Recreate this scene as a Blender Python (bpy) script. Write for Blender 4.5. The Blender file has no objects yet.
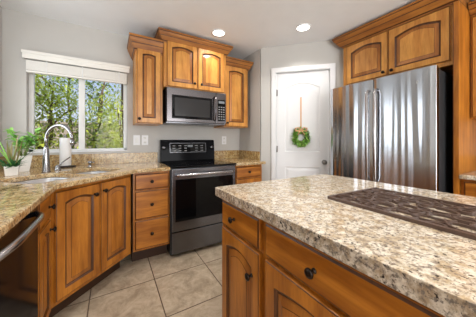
import bpy, bmesh, math, random
from mathutils import Vector, Matrix
random.seed(7)
PI = math.pi
S = bpy.context.scene
C = S.collection

# ------------------------------------------------------------------ camera
cam_d = bpy.data.cameras.new('camera')
cam = bpy.data.objects.new('camera', cam_d); C.objects.link(cam)
cam_d.sensor_width = 36.0
cam_d.lens = 36.0 * 211.6 / 476.0
cam_d.clip_start = 0.02
cam_d.shift_y = -(158.5 - 141.0) / 476.0
cam.location = (0, 0, 1.18)
cam.rotation_euler = (PI / 2, 0, -math.radians(30.77))
S.camera = cam

# ------------------------------------------------------------------ view
S.view_settings.view_transform = 'Standard'
S.view_settings.look = 'None'
S.view_settings.gamma = 1
S.view_settings.use_curve_mapping = False
S.view_settings.exposure = 0.0

# ------------------------------------------------------------------ world, sun, daylight, fill light
W = bpy.data.worlds.new('sky'); S.world = W; W.use_nodes = True
wn = W.node_tree; wn.nodes.clear()
wo = wn.nodes.new('ShaderNodeOutputWorld'); wb = wn.nodes.new('ShaderNodeBackground')
geo = wn.nodes.new('ShaderNodeNewGeometry'); sep = wn.nodes.new('ShaderNodeSeparateXYZ')
tc = wn.nodes.new('ShaderNodeTexCoord')
cr = wn.nodes.new('ShaderNodeValToRGB')
cr.color_ramp.elements[0].position = 0.5; cr.color_ramp.elements[0].color = (0.80, 0.86, 0.95, 1)
cr.color_ramp.elements[1].position = 0.75; cr.color_ramp.elements[1].color = (0.22, 0.42, 0.86, 1)
ma = wn.nodes.new('ShaderNodeMath'); ma.operation = 'MULTIPLY_ADD'; ma.inputs[1].default_value = 0.5; ma.inputs[2].default_value = 0.5
nz = wn.nodes.new('ShaderNodeTexNoise'); nz.inputs['Scale'].default_value = 3.0; nz.inputs['Detail'].default_value = 6
cr2 = wn.nodes.new('ShaderNodeValToRGB'); cr2.color_ramp.elements[0].position = .5; cr2.color_ramp.elements[1].position = .68
mx = wn.nodes.new('ShaderNodeMix'); mx.data_type = 'RGBA'; mx.inputs[7].default_value = (1, 1, 1, 1)
wn.links.new(tc.outputs['Generated'], sep.inputs[0]); wn.links.new(sep.outputs[2], ma.inputs[0])
wn.links.new(ma.outputs[0], cr.inputs[0]); wn.links.new(tc.outputs['Generated'], nz.inputs['Vector'])
wn.links.new(nz.outputs[0], cr2.inputs[0]); wn.links.new(cr2.outputs[0], mx.inputs[0])
wn.links.new(cr.outputs[0], mx.inputs[6]); wn.links.new(mx.outputs[2], wb.inputs[0])
wb.inputs[1].default_value = 1.0
wn.links.new(wb.outputs[0], wo.inputs[0])

def light(name, kind, loc, energy, rot=(0, 0, 0), color=(1, 1, 1), **kw):
    d = bpy.data.lights.new(name, kind); d.energy = energy; d.color = color
    for k, v in kw.items(): setattr(d, k, v)
    o = bpy.data.objects.new(name, d); C.objects.link(o); o.location = loc; o.rotation_euler = rot
    return o
sd = Vector((-0.55, 0.35, -0.75))
light('sun', 'SUN', (3, -3, 6), 7.0, sd.to_track_quat('-Z', 'Y').to_euler(), (1, .95, .86), angle=0.02)
# fill light added behind the camera, set in the made-up patio doors
light('rear_fill_light', 'AREA', (1.0, -3.36, 1.25), 165, (PI / 2 + .2, 0, 0), (.985, .99, .985), shape='RECTANGLE', size=3.0, size_y=2.1)
# daylight entering through the kitchen window and the second window on the left wall
light('corner_window_daylight', 'AREA', (-0.93, 2.15, 1.5), 7, (PI / 2, 0, -PI / 2), (.95, .98, 1), shape='RECTANGLE', size=0.75, size_y=0.8)
LAMP_W = 4.2

# ------------------------------------------------------------------ helpers
def lin(r, g, b):
    f = lambda c: (c / 255 / 12.92) if c / 255 <= .04045 else ((c / 255 + .055) / 1.055) ** 2.4
    return (f(r), f(g), f(b), 1)

class NT:
    def __init__(s, name):
        s.m = bpy.data.materials.new(name); s.m.use_nodes = True
        s.t = s.m.node_tree; s.b = s.t.nodes['Principled BSDF']
    def n(s, kind, **kw):
        q = s.t.nodes.new(kind)
        for k, v in kw.items():
            if k in q.inputs: q.inputs[k].default_value = v
            else: setattr(q, k, v)
        return q
    def l(s, a, b): s.t.links.new(a, b)
    def coords(s, scale=(1, 1, 1), rot=(0, 0, 0)):
        c = s.n('ShaderNodeTexCoord'); m = s.n('ShaderNodeMapping')
        m.inputs['Scale'].default_value = scale; m.inputs['Rotation'].default_value = rot
        s.l(c.outputs['Object'], m.inputs[0]); return m.outputs[0]
    def ramp(s, fac, stops):
        r = s.n('ShaderNodeValToRGB'); e = r.color_ramp.elements
        while len(e) < len(stops): e.new(0.5)
        for i, (p, c) in enumerate(stops): e[i].position = p; e[i].color = c
        s.l(fac, r.inputs[0]); return r.outputs[0]
    def mix(s, fac, a, b, mode='MIX'):
        q = s.n('ShaderNodeMix'); q.data_type = 'RGBA'; q.blend_type = mode
        for sock, v in ((q.inputs[0], fac), (q.inputs[6], a), (q.inputs[7], b)):
            if hasattr(v, 'links'): s.l(v, sock)
            else: sock.default_value = v
        return q.outputs[2]

def plain(name, col, rough=.5, metal=0., spec=.5, bump=0, bscale=200, emit=None):
    q = NT(name); q.b.inputs['Roughness'].default_value = rough; q.b.inputs['Metallic'].default_value = metal
    q.b.inputs['Specular IOR Level'].default_value = spec
    nzt = q.n('ShaderNodeTexNoise', Scale=6.0, Detail=3.0); q.l(q.coords(), nzt.inputs['Vector'])
    c2 = tuple(c * .93 for c in col[:3]) + (1,)
    q.l(q.mix(nzt.outputs[0], col, c2), q.b.inputs['Base Color'])
    if bump:
        n2 = q.n('ShaderNodeTexNoise', Scale=bscale, Detail=2.0); q.l(q.coords(), n2.inputs['Vector'])
        bp = q.n('ShaderNodeBump', Strength=bump, Distance=.002); q.l(n2.outputs[0], bp.inputs['Height']); q.l(bp.outputs[0], q.b.inputs['Normal'])
    if emit: q.b.inputs['Emission Color'].default_value = col; q.b.inputs['Emission Strength'].default_value = emit
    return q.m

def wood(name, vertical=True, a=(214, 154, 76), b=(184, 120, 50), rough=.33, axis=None):
    q = NT(name)
    sc = (9, 9, .9) if vertical else ((.9, 9, 9) if axis != 'y' else (9, .9, 9))
    n1 = q.n('ShaderNodeTexNoise', Scale=2.2, Detail=5.0, Distortion=.6); q.l(q.coords(sc), n1.inputs['Vector'])
    n2 = q.n('ShaderNodeTexNoise', Scale=14.0, Detail=3.0); q.l(q.coords(sc), n2.inputs['Vector'])
    n3 = q.n('ShaderNodeTexNoise', Scale=5.0, Detail=2.0); q.l(q.coords(), n3.inputs['Vector'])
    c = q.ramp(n1.outputs[0], [(.32, lin(*b)), (.62, lin(*a))])
    g = q.ramp(n2.outputs[0], [(.30, (.72, .66, .6, 1)), (.55, (1, 1, 1, 1))])
    c = q.mix(.6, c, g, 'MULTIPLY')
    bl = q.ramp(n3.outputs[0], [(.35, (.80, .76, .7, 1)), (.65, (1.08, 1.08, 1.08, 1))])
    c = q.mix(.7, c, bl, 'MULTIPLY')
    q.l(c, q.b.inputs['Base Color']); q.b.inputs['Roughness'].default_value = rough
    return q.m

def granite(name, base, tan, grey, dark, scale=1.0, rough=.12, streak=(1, 1, 1)):
    q = NT(name); v = q.coords(streak)
    a = q.n('ShaderNodeTexNoise', Scale=14 * scale, Detail=4.0, Roughness=.7); q.l(v, a.inputs['Vector'])
    b = q.n('ShaderNodeTexNoise', Scale=42 * scale, Detail=5.0, Roughness=.7); q.l(v, b.inputs['Vector'])
    d = q.n('ShaderNodeTexVoronoi', Scale=95 * scale); q.l(v, d.inputs['Vector'])
    e = q.n('ShaderNodeTexNoise', Scale=60 * scale, Detail=4.0, Roughness=.65, Distortion=.4)
    mp = q.n('ShaderNodeMapping'); mp.inputs['Location'].default_value = (3.3, 1.7, 5.1); q.l(v, mp.inputs[0]); q.l(mp.outputs[0], e.inputs['Vector'])
    c = q.mix(q.ramp(a.outputs[0], [(.42, (0, 0, 0, 1)), (.60, (1, 1, 1, 1))]), base, tan)
    c = q.mix(q.ramp(b.outputs[0], [(.50, (0, 0, 0, 1)), (.60, (1, 1, 1, 1))]), c, grey)
    sp = q.n('ShaderNodeSeparateColor'); q.l(d.outputs['Color'], sp.inputs[0])
    c = q.mix(q.ramp(sp.outputs[0], [(.0, (.72, .72, .72, 1)), (1., (1.12, 1.12, 1.12, 1))]), c, c, 'MIX')
    c = q.mix(.8, c, q.ramp(sp.outputs[0], [(.0, (.74, .70, .66, 1)), (.5, (1, 1, 1, 1)), (1., (1.12, 1.12, 1.12, 1))]), 'MULTIPLY')
    c = q.mix(q.ramp(e.outputs[0], [(.59, (0, 0, 0, 1)), (.64, (1, 1, 1, 1))]), c, dark)
    q.l(c, q.b.inputs['Base Color']); q.b.inputs['Roughness'].default_value = rough
    q.b.inputs['Specular IOR Level'].default_value = .6
    return q.m

def steel(name, col, rough=.22, aniso=.7, wave=0.0, axis='Z', metal=1.0):
    q = NT(name); q.b.inputs['Metallic'].default_value = metal; q.b.inputs['Roughness'].default_value = rough
    n1 = q.n('ShaderNodeTexNoise', Scale=3.0, Detail=3.0)
    q.l(q.coords((200, 200, 2) if axis == 'Z' else (2, 200, 200)), n1.inputs['Vector'])
    q.l(q.mix(n1.outputs[0], col, tuple(c * .9 for c in col[:3]) + (1,)), q.b.inputs['Base Color'])
    q.b.inputs['Anisotropic'].default_value = aniso; q.b.inputs['Anisotropic Rotation'].default_value = .25
    tg = q.n('ShaderNodeTangent'); tg.direction_type = 'RADIAL'; tg.axis = 'Z'; q.l(tg.outputs[0], q.b.inputs['Tangent'])
    if wave:
        n2 = q.n('ShaderNodeTexNoise', Scale=1.0, Detail=1.0); q.l(q.coords((12, 12, .42)), n2.inputs['Vector'])
        bp = q.n('ShaderNodeBump', Strength=1.0, Distance=wave); q.l(n2.outputs[0], bp.inputs['Height']); q.l(bp.outputs[0], q.b.inputs['Normal'])
    return q.m

M = {}
M['wood'] = wood('maple_vertical_grain')
M['wood_h'] = wood('maple_horizontal_grain', False)
M['wood_warm'] = wood('maple_warm', True, (194, 124, 42), (154, 90, 24))
M['wood_warm_h'] = wood('maple_warm_horizontal', False, (194, 124, 42), (154, 90, 24))
M['glaze'] = wood('dark_glaze_wood', True, (98, 56, 22), (68, 36, 14), .4)
M['bevel'] = wood('glazed_bevel_wood', True, (180, 116, 50), (138, 80, 30))
M['crown'] = wood('crown_wood', False, (176, 114, 44), (138, 82, 26), .48)
M['dark_gap'] = plain('shadow_gap_wood', lin(52, 30, 16), .7)
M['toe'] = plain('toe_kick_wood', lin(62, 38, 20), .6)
M['bronze'] = plain('oil_rubbed_bronze', lin(46, 38, 34), .32, .8)
M['wall'] = plain('warm_grey_wall_paint', lin(196, 194, 190), .75, bump=.15, bscale=160)
M['ceil'] = plain('ceiling_paint', lin(238, 240, 243), .85, bump=.3, bscale=90)
M['white'] = plain('white_paint', lin(232, 233, 235), .4)
M['vinyl'] = plain('white_vinyl', lin(228, 228, 226), .35)
M['blind'] = plain('blind_white', lin(236, 234, 228), .5)
M['granite_island'] = granite('granite_pale', lin(234, 224, 206), lin(196, 174, 142), lin(150, 134, 118), lin(66, 50, 42), 2.0, .07, (1, 1, 1))
M['granite_edge'] = granite('granite_rough_edge', lin(214, 204, 188), lin(168, 150, 126), lin(122, 114, 106), lin(44, 40, 40), 2.0, .2)
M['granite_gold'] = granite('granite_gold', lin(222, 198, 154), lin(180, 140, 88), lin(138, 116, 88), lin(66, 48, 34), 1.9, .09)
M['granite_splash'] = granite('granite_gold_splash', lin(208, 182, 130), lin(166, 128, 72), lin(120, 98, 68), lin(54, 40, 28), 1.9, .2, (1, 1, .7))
M['steel'] = steel('stainless_steel', lin(194, 199, 206), .19, .8, 0.011)
M['steel_h'] = steel('stainless_plain', lin(176, 174, 176), .25, .4)
M['mw_steel'] = steel('microwave_stainless', lin(112, 108, 110), .22, .5)
M['dsteel'] = steel('dark_stainless', lin(108, 108, 112), .25, .5)
M['sink_steel'] = steel('satin_sink_steel', lin(214, 216, 220), .42, 0)
M['chrome'] = steel('brushed_chrome', lin(164, 164, 166), .2, 0)
M['black_glass'] = plain('black_glass', lin(10, 10, 12), .05, 0, .7)
M['black'] = plain('black_enamel', lin(20, 20, 23), .1, 0, .5)
for k_ in ('black_glass', 'black'): M[k_].node_tree.nodes['Principled BSDF'].inputs['IOR'].default_value = 1.2
M['black'].node_tree.nodes['Principled BSDF'].inputs['IOR'].default_value = 1.13
M['black_matte'] = plain('black_plastic', lin(22, 22, 24), .45)
M['fridge_side'] = plain('fridge_side_grey', lin(48, 49, 52), .45, .2)
M['grey_glass'] = plain('smoked_window', lin(40, 38, 38), .2, 0, .3)
M['button'] = plain('pale_button_print', lin(150, 150, 152), .4)
M['display'] = plain('display_print', lin(120, 126, 130), .4)
M['copper'] = plain('pale_label', lin(200, 150, 120), .4)
M['lamp'] = plain('lamp_lens', (1, .97, .92, 1), .5, emit=6)
M['paper'] = plain('paper_towel', lin(240, 240, 240), .9, bump=.3, bscale=300)
M['ceramic'] = plain('white_textured_planter', lin(235, 233, 230), .5, bump=.5, bscale=120)
M['soil'] = plain('potting_soil', lin(60, 44, 32), .95, bump=1, bscale=100)
M['leaf_dark'] = plain('leaf_dark_green', lin(70, 128, 74), .5)
M['leaf_bright'] = plain('leaf_bright_green', lin(150, 205, 104), .5)
M['leaf_red'] = plain('leaf_olive_red', lin(140, 130, 84), .5)
M['stem'] = plain('stem_green', lin(120, 130, 70), .6)
M['twine'] = plain('burlap_ribbon', lin(222, 176, 134), .9, bump=.4, bscale=400)
M['wreath'] = plain('wreath_green', lin(120, 166, 66), .6)
M['wreath2'] = plain('wreath_lime', lin(176, 204, 100), .6)
M['runner'] = plain('dark_brown_carved_wood', lin(92, 72, 62), .42, bump=.4, bscale=160)
M['nickel'] = plain('satin_nickel', lin(150, 148, 146), .3, 1.0)
M['bark'] = plain('bark', lin(104, 84, 66), .9, bump=1, bscale=40)
M['stucco'] = plain('garden_stucco', lin(196, 178, 162), .9)
M['gravel'] = plain('garden_gravel', lin(170, 158, 140), .95, bump=1, bscale=30)

def leafmat(name, c):
    q = NT(name); q.b.inputs['Roughness'].default_value = .55
    n1 = q.n('ShaderNodeTexNoise', Scale=2.5, Detail=3.0); q.l(q.coords(), n1.inputs['Vector'])
    col = q.ramp(n1.outputs[0], [(.3, lin(*[x * .72 for x in c])), (.65, lin(*[min(255, x * 1.15) for x in c]))])
    q.l(col, q.b.inputs['Base Color'])
    tr = q.n('ShaderNodeBsdfTranslucent'); q.l(col, tr.inputs[0])
    ms = q.n('ShaderNodeMixShader'); ms.inputs[0].default_value = .45
    q.l(q.b.outputs[0], ms.inputs[1]); q.l(tr.outputs[0], ms.inputs[2])
    q.l(ms.outputs[0], q.t.nodes['Material Output'].inputs[0]); return q.m
M['tree_leaf'] = leafmat('tree_leaf', (196, 206, 92))
M['tree_leaf2'] = leafmat('tree_leaf_dark', (128, 156, 76))

def glassmat():
    q = NT('window_glass')
    t = q.n('ShaderNodeBsdfTransparent'); g = q.n('ShaderNodeBsdfGlossy', Roughness=.02)
    fr = q.n('ShaderNodeFresnel'); fr.inputs[0].default_value = 1.15
    ms = q.n('ShaderNodeMixShader'); q.l(fr.outputs[0], ms.inputs[0]); q.l(t.outputs[0], ms.inputs[1]); q.l(g.outputs[0], ms.inputs[2])
    q.l(ms.outputs[0], q.t.nodes['Material Output'].inputs[0]); return q.m
M['glass'] = glassmat()

def tilemat():
    q = NT('floor_tile'); v = q.coords()
    sx = q.n('ShaderNodeSeparateXYZ'); q.l(v, sx.inputs[0])
    def cell(sock, off, p=.4555, g=.004):
        a = q.n('ShaderNodeMath', operation='SUBTRACT'); q.l(sock, a.inputs[0]); a.inputs[1].default_value = off
        b = q.n('ShaderNodeMath', operation='DIVIDE'); q.l(a.outputs[0], b.inputs[0]); b.inputs[1].default_value = p
        f = q.n('ShaderNodeMath', operation='FLOOR'); q.l(b.outputs[0], f.inputs[0])
        r = q.n('ShaderNodeMath', operation='PINGPONG'); q.l(a.outputs[0], r.inputs[0]); r.inputs[1].default_value = p / 2
        # pingpong of |x| distance to nearest grout line
        ab = q.n('ShaderNodeMath', operation='ABSOLUTE'); q.l(r.outputs[0], ab.inputs[0])
        lt = q.n('ShaderNodeMath', operation='LESS_THAN'); q.l(ab.outputs[0], lt.inputs[0]); lt.inputs[1].default_value = g
        return lt.outputs[0], f.outputs[0]
    gx, fx = cell(sx.outputs[0], .312 - 20 * .4555 / 1); gy, fy = cell(sx.outputs[1], 1.917 - 20 * .4555)
    mxx = q.n('ShaderNodeMath', operation='MAXIMUM'); q.l(gx, mxx.inputs[0]); q.l(gy, mxx.inputs[1])
    cb = q.n('ShaderNodeCombineXYZ'); q.l(fx, cb.inputs[0]); q.l(fy, cb.inputs[1])
    wnz = q.n('ShaderNodeTexWhiteNoise'); q.l(cb.outputs[0], wnz.inputs['Vector'])
    ad = q.n('ShaderNodeVectorMath', operation='MULTIPLY_ADD'); q.l(wnz.outputs['Color'], ad.inputs[0]); ad.inputs[1].default_value = (9, 9, 9); q.l(v, ad.inputs[2])
    n1 = q.n('ShaderNodeTexNoise', Scale=8.0, Detail=8.0, Roughness=.72, Distortion=.5); q.l(ad.outputs[0], n1.inputs['Vector'])
    n2 = q.n('ShaderNodeTexNoise', Scale=22.0, Detail=4.0); q.l(v, n2.inputs['Vector'])
    c = q.ramp(n1.outputs[0], [(.3, lin(152, 134, 112)), (.5, lin(190, 173, 149)), (.68, lin(214, 199, 176))])
    c = q.mix(.5, c, q.ramp(n2.outputs[0], [(.3, (.82, .8, .78, 1)), (.6, (1, 1, 1, 1))]), 'MULTIPLY')
    c = q.mix(mxx.outputs[0], c, lin(96, 78, 62)); q.l(c, q.b.inputs['Base Color'])
    q.b.inputs['Roughness'].default_value = .42
    inv = q.n('ShaderNodeMath', operation='SUBTRACT'); inv.inputs[0].default_value = 1; q.l(mxx.outputs[0], inv.inputs[1])
    bp = q.n('ShaderNodeBump', Strength=.5, Distance=.003); q.l(inv.outputs[0], bp.inputs['Height']); q.l(bp.outputs[0], q.b.inputs['Normal'])
    return q.m
M['tile'] = tilemat()

class MB:
    """collects shapes in one bmesh; every face remembers a material slot"""
    def __init__(s): s.bm = bmesh.new(); s.mats = []; s.smooth = False
    def slot(s, m):
        if m not in s.mats: s.mats.append(m)
        return s.mats.index(m)
    def box(s, x0, x1, y0, y1, z0, z1, m, bev=0):
        x0, x1 = sorted((x0, x1)); y0, y1 = sorted((y0, y1)); z0, z1 = sorted((z0, z1))
        vs = [s.bm.verts.new((x, y, z)) for z in (z0, z1) for x, y in ((x0, y0), (x1, y0), (x1, y1), (x0, y1))]
        fs = []
        for a in ((3, 2, 1, 0), (4, 5, 6, 7), (0, 1, 5, 4), (1, 2, 6, 5), (2, 3, 7, 6), (3, 0, 4, 7)):
            f = s.bm.faces.new([vs[i] for i in a]); f.material_index = s.slot(m); fs.append(f)
        if bev:
            es = list({e for f in fs for e in f.edges})
            r = bmesh.ops.bevel(s.bm, geom=es, offset=bev, segments=2, profile=.7, affect='EDGES', clamp_overlap=True)
            for f in r['faces']: f.material_index = s.slot(m)
        return s
    def loops(s, rings, m, close=True, cap0=False, cap1=False, smooth=False):
        """rings: equal-length point lists joined by quads; m: material or list per band"""
        R = [[s.bm.verts.new(p) for p in r] for r in rings]
        n = len(R[0])
        for i in range(len(R) - 1):
            mi = s.slot(m[i] if isinstance(m, list) else m)
            for k in range(n if close else n - 1):
                a, b = R[i][k], R[i][(k + 1) % n]; c, d = R[i + 1][(k + 1) % n], R[i + 1][k]
                f = s.bm.faces.new((a, b, c, d)); f.material_index = mi; f.smooth = smooth
        for flag, r, rev in ((cap0, R[0], True), (cap1, R[-1], False)):
            if flag:
                f = s.bm.faces.new(list(reversed(r)) if rev else r); f.material_index = s.slot(m[-1] if isinstance(m, list) else m)
        return s
    def tube(s, pts, r, m, n=10, caps=True, flat=1.0):
        pts = [Vector(p) for p in pts]; rings = []
        prev = None
        for i, p in enumerate(pts):
            t = (pts[min(i + 1, len(pts) - 1)] - pts[max(i - 1, 0)]).normalized()
            ref = prev if prev is not None else (Vector((0, 0, 1)) if abs(t.z) < .9 else Vector((1, 0, 0)))
            u = (ref - t * ref.dot(t)).normalized(); v = t.cross(u); prev = u
            rr = r[i] if isinstance(r, (list, tuple)) else r
            rings.append([p + (u * math.cos(a) * flat + v * math.sin(a)) * rr for a in [2 * PI * k / n for k in range(n)]])
        return s.loops(rings, m, True, caps, caps, smooth=True)
    def lathe(s, prof, m, center=(0, 0, 0), axis='z', n=24, caps=True):
        c = Vector(center); rings = []
        for r, h in prof:
            ring = []
            for k in range(n):
                a = 2 * PI * k / n; x, y = r * math.cos(a), r * math.sin(a)
                ring.append(c + (Vector((x, y, h)) if axis == 'z' else (Vector((x, -h, y)) if axis == '-y' else Vector((h, x, y)))))
            rings.append(ring)
        return s.loops(rings, m, True, caps, caps, smooth=True)
    def prism(s, outer, z0, z1, mtop, mside, holes=()):
        es = []; rings = [outer] + list(holes); allv = []
        for ring in rings:
            vs = [s.bm.verts.new((x, y, z1)) for x, y in ring]; allv.append(vs)
            for i in range(len(vs)): es.append(s.bm.edges.new((vs[i], vs[(i + 1) % len(vs)])))
        r = bmesh.ops.triangle_fill(s.bm, use_beauty=True, edges=es)
        top = [g for g in r['geom'] if isinstance(g, bmesh.types.BMFace)]
        for f in top:
            f.material_index = s.slot(mtop); f.normal_update()
            if f.normal.z < 0: f.normal_flip()
        low = {}
        for vs in allv:
            for v in vs: low[v] = s.bm.verts.new((v.co.x, v.co.y, z0))
        for f in top:
            nf = s.bm.faces.new([low[v] for v in reversed(f.verts)]); nf.material_index = s.slot(mtop)
        for vs in allv:
            for i in range(len(vs)):
                a, b = vs[i], vs[(i + 1) % len(vs)]
                f = s.bm.faces.new((a, b, low[b], low[a])); f.material_index = s.slot(mside)
        return s
    def quad(s, pts, m):
        f = s.bm.faces.new([s.bm.verts.new(p) for p in pts]); f.material_index = s.slot(m); return s
    def build(s, name, parent=None, bevel=0, fix=True):
        if fix: bmesh.ops.recalc_face_normals(s.bm, faces=s.bm.faces)
        me = bpy.data.meshes.new(name); s.bm.to_mesh(me); s.bm.free()
        for m in s.mats: me.materials.append(m)
        o = bpy.data.objects.new(name, me); C.objects.link(o)
        if parent: o.parent = parent
        if bevel:
            b = o.modifiers.new('bevel', 'BEVEL'); b.width = bevel; b.segments = 3; b.limit_method = 'ANGLE'; b.angle_limit = math.radians(50)
        return o

def thing(name, label, cat, loc=(0, 0, 0), rz=0, group=None):
    o = bpy.data.objects.new(name, None); C.objects.link(o); o.location = loc; o.rotation_euler = (0, 0, rz)
    return tag(o, label, cat, group)
def tag(o, label, cat, group=None):
    o['label'] = label; o['category'] = cat
    if group: o['group'] = group
    return o
def struct(mb, name, parent=None, **k):
    o = mb.build(name, parent, **k); o['kind'] = 'structure'; return o

# ------------------------------------------------------------------ room shell
XL, XR, YB, YR, ZC = -.885, 2.95, 2.84, -3.5, 2.43
T = .16
b = MB(); b.box(XL - T, XR + T, YR - T, YB + T, -.12, 0, M['tile']); struct(b, 'floor')
b = MB(); b.box(XL - T, XR + T, YR - T, YB + T, ZC, ZC + .15, M['ceil']); struct(b, 'ceiling')

def holed_wall(name, axis, a0, a1, t0, t1, hole, m):
    """wall along x (axis 'x', thickness t0..t1 in y) or along y; hole = (h0,h1,z0,z1)"""
    b = MB(); h0, h1, z0, z1 = hole
    for (p0, p1, q0, q1) in ((a0, h0, 0, ZC), (h1, a1, 0, ZC), (h0, h1, 0, z0), (h0, h1, z1, ZC)):
        if p1 - p0 < 1e-4 or q1 - q0 < 1e-4: continue
        if axis == 'x': b.box(p0, p1, t0, t1, q0, q1, m)
        else: b.box(t0, t1, p0, p1, q0, q1, m)
    return struct(b, name)
WX0, WX1, WZ0, WZ1 = -.72, .155, 1.06, 1.975
holed_wall('wall_back', 'x', XL - T, XR + T, YB, YB + T, (WX0, WX1, WZ0, WZ1), M['wall'])
holed_wall('wall_left', 'y', YR - T, YB, XL - T, XL, (1.72, 2.56, WZ0, WZ1), M['wall'])
holed_wall('wall_rear', 'x', XL - T, XR + T, YR - T, YR, (-.5, 2.5, 0, 2.1), M['wall'])
b = MB(); b.box(XR, XR + T, YR, YB, 0, ZC, M['wall']); struct(b, 'wall_right')
# pantry corner: short return, diagonal wall with door opening, short return beside the refrigerator
PXC, PYC = 1.72, 2.285
DW_ = .105   # wall thickness
b = MB(); b.box(PXC, PXC + .1, PYC + .02, YB, 0, ZC, M['wall']); struct(b, 'wall_pantry_return')
b = MB(); b.box(2.44, XR, 1.545, 1.565, 0, ZC, M['wall']); struct(b, 'wall_pantry_side')
# diagonal wall: local x along the wall from the pantry corner, -y faces the kitchen
DL = math.hypot(.72, .72)
dd0, dd1, DH = .192, .868, 2.085      # door opening along the wall
pw = bpy.data.objects.new('wall_pantry', None); C.objects.link(pw); pw.location = (PXC, PYC, 0); pw.rotation_euler = (0, 0, -PI / 4); pw['kind'] = 'structure'
b = MB()
b.box(0, dd0, 0, .1, 0, ZC, M['wall']); b.box(dd1, DL, 0, .1, 0, ZC, M['wall']); b.box(dd0, dd1, 0, .1, DH, ZC, M['wall'])
struct(b, 'wall_surface', pw)
pd = bpy.data.objects.new('door_1', None); C.objects.link(pd); pd.location = (PXC, PYC, 0); pd.rotation_euler = (0, 0, -PI / 4); pd['kind'] = 'structure'

def outline(x0, x1, z0, z1, rise=0, na=12):
    """bottom edge, right edge, arched top edge (right to left), left edge"""
    p = []
    for i in range(4): p.append((x0 + (x1 - x0) * i / 4, z0))
    for i in range(4): p.append((x1, z0 + (z1 - z0) * i / 4))
    for i in range(na):
        t = i / na; p.append((x1 + (x0 - x1) * t, z1 + rise * math.sin(PI * t)))
    for i in range(4): p.append((x0, z1 + (z0 - z1) * i / 4))
    return p

def panel_recess(b, x0, x1, z0, z1, y, rise, m, depths):
    """closed rings inward; depths = [(inset, dy)]"""
    rings = []
    for ins, dy in depths:
        rings.append([(px, y + dy, pz) for px, pz in outline(x0 + ins, x1 - ins, z0 + ins, z1 - ins, rise * (1 - .5 * ins / .06 * .3))])
    b.loops(rings, m, True, False, True)

def slab_with_panels(b, W0, W1, Z0, Z1, y0, y1, panels, m):
    """door slab; front at y0 with arched recessed panels. Built from strips so that every panel opening is cut."""
    b.box(W0, W1, y0 + .006, y1, Z0, Z1, m)       # core
    # front skin around panels
    xs0 = panels[0][0]; xs1 = panels[0][1]
    b.box(W0, xs0, y0, y0 + .006, Z0, Z1, m); b.box(xs1, W1, y0, y0 + .006, Z0, Z1, m)
    zc = Z0
    for (x0, x1, z0, z1, rise) in panels:
        b.box(xs0, xs1, y0, y0 + .006, zc, z0, m)
        top = z1 + rise
        n = 14
        if rise:
            for i in range(n):
                ta, tb = i / n, (i + 1) / n
                xa, xb = x0 + (x1 - x0) * ta, x0 + (x1 - x0) * tb
                za, zb = z1 + rise * math.sin(PI * ta), z1 + rise * math.sin(PI * tb)
                b.quad([(xa, y0, za), (xb, y0, zb), (xb, y0, top), (xa, y0, top)], m)
        zc = top
        rings = []
        for ins, dy in ((0, 0), (.007, .0056), (.018, .0059), (.045, .0005)):
            rings.append([(px, y0 + dy, pz) for px, pz in outline(x0 + ins, x1 - ins, z0 + ins, z1 - ins, rise)])
        b.loops(rings, m, True, False, True)
    b.box(xs0, xs1, y0, y0 + .006, zc, Z1, m)

# pantry door leaf, casing, hinges, knob
DX0, DX1 = dd0 + .012, dd1 - .012
b = MB()
slab_with_panels(b, DX0, DX1, .01, DH - .015, .012, .047, [(DX0 + .11, DX1 - .11, .20, .845, 0), (DX0 + .11, DX1 - .11, 1.04, 1.865, .065)], M['white'])
struct(b, 'door_leaf', pd)
b = MB()
for x0, x1 in ((dd0 - .055, dd0 + .01), (dd1 - .01, dd1 + .055)):
    b.box(x0, x1, -.016, 0, 0, DH + .055, M['white'], .003); b.box(x0 + .008, x1 - .008, -.022, -.016, 0, DH + .047, M['white'])
b.box(dd0 - .055, dd1 + .055, -.016, 0, DH - .01, DH + .055, M['white'], .003); b.box(dd0 - .05, dd1 + .05, -.024, -.016, DH, DH + .05, M['white'])
b.box(dd0, dd0 + .01, 0, .1, 0, DH, M['white']); b.box(dd1 - .01, dd1, 0, .1, 0, DH, M['white']); b.box(dd0, dd1, 0, .1, DH - .01, DH, M['white'])
struct(b, 'door_frame', pd)
for hz in (.25, 1.075, 1.815):
    b = MB(); b.tube([(DX0 - .002, .004, hz - .045), (DX0 - .002, .004, hz + .045)], .006, M['nickel']); b.box(DX0 - .004, DX0 + .018, .008, .0115, hz - .04, hz + .04, M['nickel'])
    o = struct(b, 'hinge', pd)
b = MB(); b.lathe([(.03, 0), (.03, .006), (.012, .008), (.010, .03), (.024, .038), (.028, .052), (.022, .064), (.006, .068)], M['nickel'], (DX1 - .06, .012, .915), '-y')
struct(b, 'door_knob', pd)
# baseboards
b = MB(); b.box(0, dd0 - .055, -.012, 0, 0, .09, M['white']); b.box(dd1 + .055, DL, -.012, 0, 0, .09, M['white'])
o = struct(b, 'baseboard_pantry'); o.location = pw.location; o.rotation_euler = pw.rotation_euler
b = MB(); b.box(XR - .014, XR, YR, -1.2, 0, .09, M['white']); struct(b, 'baseboard_right')
b = MB(); b.box(XL, XL + .014, YR, -.02, 0, .09, M['white']); struct(b, 'baseboard_left')

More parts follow.
